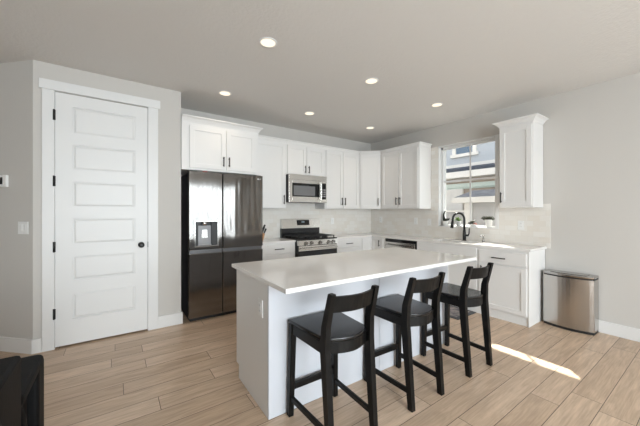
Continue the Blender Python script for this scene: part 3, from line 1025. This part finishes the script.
o.rotation_euler = (0, 0, R(-0.9))


# outlets and switches
def outlet(label, loc, rz, group=None, sockets=True, w=.07, h=.115, cat='outlet'):
    o = thing('wall_outlet' if sockets else 'light_switch', label, cat, loc, rz, group)
    MB().box(-w / 2, w / 2, -.006, 0, -h / 2, h / 2, .002).build('cover_plate', M['white_plastic'], o)
    if sockets:
        MB().box(-.017, .017, -.0085, -.005, -.035, .035, .002).build('socket_face', M['white_plastic'], o)
        mb = MB()
        for zz in (-.018, .018):
            mb.box(-.008, -.005, -.0095, -.0080, zz - .005, zz + .005).box(.005, .008, -.0095, -.0080, zz - .005, zz + .005)
        mb.build('slots', M['grey_plastic'], o)
    else:
        for xx in (-.022, .022):
            MB().box(xx - .016, xx + .016, -.0085, -.005, -.033, .033, .002).build('rocker', M['white_plastic'], o)
    return o


outlet('white outlet on tile between range and wall corner', (3.285, YB - .010, 1.133), 0)
outlet('white outlet on tile nearest the wall corner, under the left window-wall cabinet', (XW - .010, 3.98, 1.15), R(-90))
outlet('white outlet on tile under the right end of the left window-wall cabinet', (XW - .010, 3.165, 1.143), R(-90))
outlet('white outlet on tile just left of the kitchen window', (XW - .010, 2.90, 1.132), R(-90))
outlet('white outlet on tile right of the window beneath the single wall cabinet', (XW - .010, 1.565, 1.13), R(-90))
outlet('white outlet on the end panel of the island', (.7838, 1.788, .668), R(-90.9))
u45 = Vector((-.7071, -.7071, 0))
outlet('white double rocker switch on the diagonal wall left of the pantry door', (-.695, 3.775, 1.153), R(-45), None, False, .115, .115, 'light switch')
o = thing('thermostat', 'white thermostat with dark screen on the diagonal wall above the switch', 'thermostat', (-.868, 3.948, 1.59), R(-45))
MB().box(-.075, .075, -.022, 0, -.055, .055, .005).build('case', M['white_plastic'], o)
MB().box(-.055, .035, -.0235, -.0215, -.032, .034, .001).build('screen', M['screen'], o)


# ------------------------------------------------------------------ bar stools
def make_stool(label, loc, rz):
    t = thing('bar_stool', label, 'stool', loc, rz, 'black bar stools at the island')
    m = M['stool_wood']
    SZ = .612
    # seat: trapezoid in front, bowed at the back
    out = [(-.188, .212), (.188, .212)]
    for q in range(13):
        a = q / 12
        x = .158 * (1 - 2 * a)
        out.append((x, -.155 - .058 * math.sin(math.pi * a)))
    MB().prism(out, SZ - .020, SZ, .006).build('seat', M['stool_seat'], t)
    fl = []
    for s in (-1, 1):
        MB().beam((s * .178, .198, 0), (s * .166, .186, SZ - .021), .036, .036, .040, .042).build('leg', m, t)
        # rear leg and back post in one bent piece
        def ring(x, y, z, a, bq):
            return [Vector((x - a / 2, y - bq / 2, z)), Vector((x + a / 2, y - bq / 2, z)), Vector((x + a / 2, y + bq / 2, z)), Vector((x - a / 2, y + bq / 2, z))]
        px = s * .158
        MB().loft([ring(px, -.212, 0, .034, .036), ring(s * .160, -.178, .40, .036, .048), ring(s * .161, -.165, .56, .036, .052),
                   ring(s * .160, -.172, .68, .034, .044), ring(s * .158, -.222, .865, .030, .034), ring(s * .158, -.2225, .871, .026, .030)], True, False).build('leg', m, t)
    az0, az1 = SZ - .085, SZ - .021
    MB().box(-.148, .148, .168, .190, az0, az1, .002).build('apron', m, t)
    for s in (-1, 1):
        MB().beam((s * .168, .170, (az0 + az1) / 2), (s * .160, -.148, (az0 + az1) / 2), .020, az1 - az0, None, None, (1, 0, 0), .002).build('apron', m, t)

    def bow(y_end, depth, z0, z1, th, xe, lean=0.0):
        rings = []
        for q in range(11):
            a = q / 10
            x = -xe + 2 * xe * a
            y = y_end - depth * math.sin(math.pi * a)
            rings.append([Vector((x, y, z0)), Vector((x, y + th, z0)), Vector((x, y + th - lean, z1)), Vector((x, y - lean, z1))])
        return MB().loft(rings, True, False)
    bow(-.160, .052, az0, az1, .018, .145).build('apron', m, t)
    bow(-.203, .036, .762, .852, .018, .146, .020).build('backrest', m, t)
    MB().box(-.155, .155, .182, .204, .165, .205, .003).build('stretcher', m, t)
    for s in (-1, 1):
        MB().beam((s * .174, .180, .115), (s * .160, -.185, .115), .020, .034, None, None, (1, 0, 0), .003).build('stretcher', m, t)
    return t


st = make_stool('black wooden bar stool nearest the camera, at the left end of the island', (1.088, 1.424, 0), R(-1))
copy_tree(st, (1.752, 1.414, 0), 'black wooden bar stool in the middle of the three at the island', R(-2))
copy_tree(st, (2.452, 1.403, 0), 'black wooden bar stool at the far right end of the island', R(-2))

# ------------------------------------------------------------------ trash can
t = thing('trash_can', 'brushed stainless step trash can with bowed front by the right wall', 'trash can', (4.272, 1.05, 0), R(-90))
tw = .225
outl = [(-tw, 0), (-tw, -.160), (-tw + .005, -.168)]
for q in range(1, 12):
    a = q / 12
    outl.append((-tw + 2 * tw * a, -.170 - .045 * math.sin(math.pi * a)))
outl += [(tw - .005, -.168), (tw, -.160), (tw, 0)]
MB().prism([(x * .985, y * .98) for x, y in outl][::1], 0.0, .028, .003).build('base', M['black_plastic'], t)
tb = MB().prism(outl, .029, .575)
tb.build('body', M['stain_v'], t)
MB().prism([(x * .99, y * .99) for x, y in outl], .576, .585).build('rim', M['black_plastic'], t)
MB().prism([(x * 1.005, y * 1.005) for x, y in outl], .586, .615, .010).build('lid', M['stain_dark'], t)
MB().prism([(x * .72, -.03 + y * .72) for x, y in outl if True], .616, .619, .001).build('lid_panel', M['stain_dark'], t)

# ------------------------------------------------------------------ kitchen mat
t = thing('kitchen_mat', 'grey bordered kitchen mat on the floor in front of the sink', 'mat', (3.59, 2.33, 0))
MB().box(-.225, .205, -.44, .44, .001, .012, .003).build('border', M['mat_border'], t)
MB().box(-.175, .155, -.39, .39, .0121, .014).build('field', M['mat_field'], t)

# ------------------------------------------------------------------ black sofa, its back turned to the camera
t = thing('sofa', 'black leather sofa cut off at the lower left corner of the view', 'sofa', (-.70, .80, 0))
SOFA_X, SOFA_Y, SOFA_Z, SOFA_A = -.27, 1.446, .80, .650
sbx = SOFA_X + .70          # local x of the rear face
y_f = SOFA_Y - .80          # far end of the back panel
MB().box(sbx - .17, sbx, -y_f - .02, y_f, .12, SOFA_Z, .012, 2).build('backrest', M['leather'], t)
for yc in (-.36, .36):
    MB().box(sbx - .36, sbx - .165, yc - .355, yc + .355, .40, SOFA_Z + .0, .06, 4).build('back_cushion', M['leather'], t)
    MB().box(-.43, sbx - .20, yc - .355, yc + .355, .22, .42, .05, 3).build('seat_cushion', M['leather'], t)
MB().box(-.42, sbx - .16, -y_f, y_f - .02, .12, .24, .01).build('seat_base', M['leather'], t)
for sg in (1, -1):
    e0, e1 = y_f + .004, y_f + .395
    a_ = MB()
    def ay(p, q): return (p, q) if sg > 0 else (-q - .02, -p - .02)
    p, q = ay(e0, e1)
    a_.box(-.44, sbx + .001, p, q, SOFA_A - .055, SOFA_A, .022, 4)
    p, q = ay(e1 - .125, e1)
    a_.box(-.44, sbx + .001, p, q, .12, SOFA_A - .012, .016, 3)
    p, q = ay(e0 + .004, e1 - .05)
    a_.box(-.43, sbx - .035, p, q, .12, SOFA_A - .03)
    a_.build('arm', M['leather'], t)
    p, q = ay(e0 + .002, e0 + .085)
    MB().ball((sbx - .030, (p + q) / 2, .42), .040, .045, .20, 16).build('side_piping', M['leather'], t)
for lx in (-.38, sbx - .06):
    for ly in (-y_f - .25, y_f + .25):
        MB().cyl((lx, ly, .0), (lx, ly, .13), .016, .022, 10).build('leg', M['black_plastic'], t)


# ------------------------------------------------------------------ plants on the window sill
SX, SZ = XW + .046, WZ0 + .012


def pot(t, r0, r1, h, m):
    MB().lathe([(r0, 0), (r1, h - .010), (r1 + .003, h - .010), (r1 + .003, h), (r1 - .005, h), (r1 - .008, h - .012), (.004, h - .012)], k=20).build('pot', m, t)
    MB().lathe([(r1 - .010, h - .0118), (r1 - .011, h - .008), (.003, h - .006)], k=16).build('soil', M['soil'], t)


t = thing('potted_plant', 'dark snake plant in a white pot, leftmost on the window sill', 'potted plant', (SX, 2.655, SZ))
pot(t, .034, .045, .075, M['pot_white'])
mb = MB()
mb.tube([(0, .018, .06), (0, .026, .12), (0, .022, .18), (-.004, .002, .225), (-.006, -.018, .238)], [.010, .014, .013, .010, .003], 8)
mb.tube([(.006, .008, .06), (.008, .014, .11), (.008, .010, .150)], [.008, .011, .003], 8)
for q in range(9):
    a = q * .7
    mb.leaf((0, -.012, .068), (.028 * math.cos(a), -.028 + .05 * math.sin(a) - .012, .100 + .014 * (q % 3)), .026, .006, .006)
mb.build('leaves', M['leaf_dark'], t)

t = thing('potted_plant', 'bushy bright green plant in a grey pot behind the faucet', 'potted plant', (SX, 2.435, SZ))
pot(t, .030, .040, .075, M['pot_grey'])
mb = MB()
rnd = random.Random(3)
for q in range(46):
    a = rnd.uniform(0, 6.28); e = rnd.uniform(-.25, 1.4); rr_ = rnd.uniform(.035, .062)
    bx_, by_, bz_ = rr_ * math.cos(e) * math.cos(a) * .7, rr_ * math.cos(e) * math.sin(a) * 1.1 + .012, .085 + rr_ * math.sin(e)
    mb.leaf((bx_ * .4, by_ * .4, .075 + (bz_ - .075) * .5), (bx_ * 1.05, by_ * 1.05, bz_ + .006), .020, .002, .004)
mb.build('leaves', M['leaf_green'], t)

t = thing('potted_plant', 'low white dish of dark and pink succulents on the window sill', 'potted plant', (SX, 2.205, SZ))
pot(t, .032, .040, .038, M['pot_white'])
mb = MB()
for (cx_, cy_, cz_, s_) in ((0, .042, .052, .032), (-.005, .005, .072, .040), (.01, .02, .060, .032)):
    for q in range(10):
        a = q * 2.4
        mb.leaf((cx_, cy_, cz_ - .012), (cx_ + s_ * math.cos(a), cy_ + s_ * math.sin(a), cz_ + .014 * (q % 3)), .020, .006, .004)
mb.build('leaves', M['leaf_sage'], t)
mb = MB()
for q in range(16):
    a = q * 2.4; e = q / 16 * 1.4
    mb.leaf((-.008, -.030, .030), (-.008 + .032 * math.cos(e) * math.cos(a), -.030 + .032 * math.cos(e) * math.sin(a), .036 + .030 * math.sin(e)), .016, .005, .002)
mb.build('pink_rosette', M['leaf_pink'], t)

t = thing('potted_plant', 'sage succulent spreading over a white pot, rightmost on the window sill', 'potted plant', (SX, 1.985, SZ))
pot(t, .034, .048, .112, M['pot_white'])
mb = MB()
for q in range(34):
    a = q * 2.4; rr_ = .018 + .062 * ((q * 7) % 10) / 10
    cxx, cyy = rr_ * .55 * math.cos(a), rr_ * 1.5 * math.sin(a)
    mb.leaf((cxx * .55, cyy * .6, .106), (cxx, cyy, .118 + .060 * ((q * 3) % 4) / 4), .024, .008, .005)
mb.build('leaves', M['leaf_sage'], t)


# ------------------------------------------------------------------ downlights
def make_downlight(label, loc):
    t = thing('recessed_downlight', label, 'ceiling light', loc, 0, 'recessed ceiling downlights')
    MB().lathe([(.060, -.004), (.074, -.0045), (.076, -.002), (.076, 0), (.060, 0), (.060, -.004)], k=32, caps=False).build('trim_ring', M['white_plastic'], t)
    MB().lathe([(.0605, -.003), (.03, -.0035), (.001, -.0036)], k=32).build('lens', M['lamp'], t)
    return t


def downlight_beam(parent):
    d = bpy.data.lights.new('downlight_beam', 'SPOT')
    d.energy = 4
    d.color = (1.0, 0.84, 0.66)
    d.spot_size = R(125)
    d.spot_blend = 1.0
    d.shadow_soft_size = .055
    o = bpy.data.objects.new('downlight_beam', d)
    COL.objects.link(o)
    o.parent = parent
    o.location = (0, 0, -.03)


DL = [((1.03, 2.205), 'recessed ceiling light above the left end of the island, nearest the camera'),
      ((1.055, 3.44), 'recessed ceiling light in front of the refrigerator'),
      ((2.25, 3.45), 'recessed ceiling light in front of the gas range'),
      ((2.235, 2.215), 'recessed ceiling light above the right half of the island'),
      ((3.46, 3.46), 'recessed ceiling light in the corner before the diagonal cabinet'),
      ((3.43, 2.215), 'recessed ceiling light in front of the kitchen window')]
d0 = None
for (x, y), lab in DL:
    if d0 is None:
        d0 = make_downlight(lab, (x, y, ZC))
        o = d0
    else:
        o = copy_tree(d0, (x, y, ZC), lab)
    downlight_beam(o)

# ------------------------------------------------------------------ outside the kitchen window
struct('ground', MB().box(4.46, 14, -4, 12, -.35, -.25), M['concrete'])
HX = 8.5
t = thing('neighbor_house', 'blue grey sided neighbour house seen through the kitchen window', 'house', (HX, 4.2, -.25))
hy = 4.2; hz = .25


def hb(mb, x0, x1, y0, y1, z0, z1): return mb.box(x0 - HX, x1 - HX, y0 - hy, y1 - hy, z0 + hz, z1 + hz)


hb(MB(), HX, HX + 4, 0.5, 9.0, 2.70, 5.4).build('upper_wall', M['siding'], t)
hb(MB(), HX + .02, HX + 4, 0.5, 9.0, -.25, 2.70).build('lower_wall', M['siding_low'], t)
hb(MB(), HX - .03, HX, 0.5, 9.0, 2.625, 2.74).build('band_board', M['ext_trim'], t)
MB().prism([(-.34, 2.48 + hz), (.02, 2.58 + hz), (.02, 2.66 + hz), (-.34, 2.56 + hz)], .5 - hy, 9.0 - hy, axis='y').build('porch_roof', M['shingle_navy'], t)
hb(MB(), HX - .36, HX - .02, 0.5, 9.0, 2.30, 2.475).build('fascia', M['ext_trim'], t)
hb(hb(MB(), HX - .06, HX + .02, 0.5, 9.0, 2.03, 2.15), HX - .02, HX + .02, .5, 9.0, 1.99, 2.03).build('gutter', M['ext_mint'], t)
hb(MB(), HX - .04, HX + .02, 4.62, 9.0, -.25, 1.99).build('white_panel', M['ext_trim'], t)
fm = hb(hb(hb(hb(MB(), HX - .05, HX, 4.21, 4.32, 3.03, 3.45), HX - .05, HX, 4.83, 4.94, 3.03, 3.45), HX - .07, HX, 4.16, 4.99, 2.95, 3.04), HX - .05, HX, 4.21, 4.94, 3.40, 3.50).build('window_frame', M['ext_trim'], t)
hb(MB(), HX - .015, HX - .005, 4.32, 4.83, 3.04, 3.40).build('pane', M['ext_glass'], fm)

GX = 7.2
t = thing('garage', 'low grey garage with slate hip roof and white fascia outside the window', 'garage', (GX, 3.0, -.25))
gy = 3.0


def gb(mb, x0, x1, y0, y1, z0, z1): return mb.box(x0 - GX, x1 - GX, y0 - gy, y1 - gy, z0 + hz, z1 + hz)


y_l = 4.08
rf = MB()
z0r, z1r = 1.665 + hz, 1.85 + hz
e0 = [Vector((-.15, 1.0 - gy, z0r)), Vector((-.15, y_l - gy, z0r)), Vector((.95, y_l - gy, z0r)), Vector((.95, 1.0 - gy, z0r))]
e1 = [Vector((.25, 1.0 - gy, z1r)), Vector((.25, y_l - .28 - gy, z1r)), Vector((.70, y_l - .28 - gy, z1r)), Vector((.70, 1.0 - gy, z1r))]
rf.loft([e0, e1], True, False).build('roof', M['shingle'], t)
gb(MB(), GX - .17, GX + .97, 1.0, y_l + .03, 1.53, 1.664).build('fascia', M['ext_trim'], t)
gb(MB(), GX, GX + .9, 1.0, y_l - .25, -.25, 1.528).build('wall', M['garage'], t)
gb(MB(), GX - .05, GX - .001, y_l - .40, y_l - .22, -.25, 1.528).build('post', M['ext_trim'], t)
for i in range(4):
    gb(MB(), GX - .012, GX - .001, 1.2, y_l - .43, -.2 + i * .41, .19 + i * .41).build('door_panel', M['garage'], t)
t = thing('garden_wall', 'pale grey low wall left of the garage outside the window', 'wall', (7.6, 6.0, -.25))
MB().box(-.06, .06, -2.1, 2.5, 0, 1.55).build('panel', M['garage'], t)
MB().box(-.08, .08, -2.1, 2.5, 1.55, 1.60).build('cap', M['ext_trim'], t)
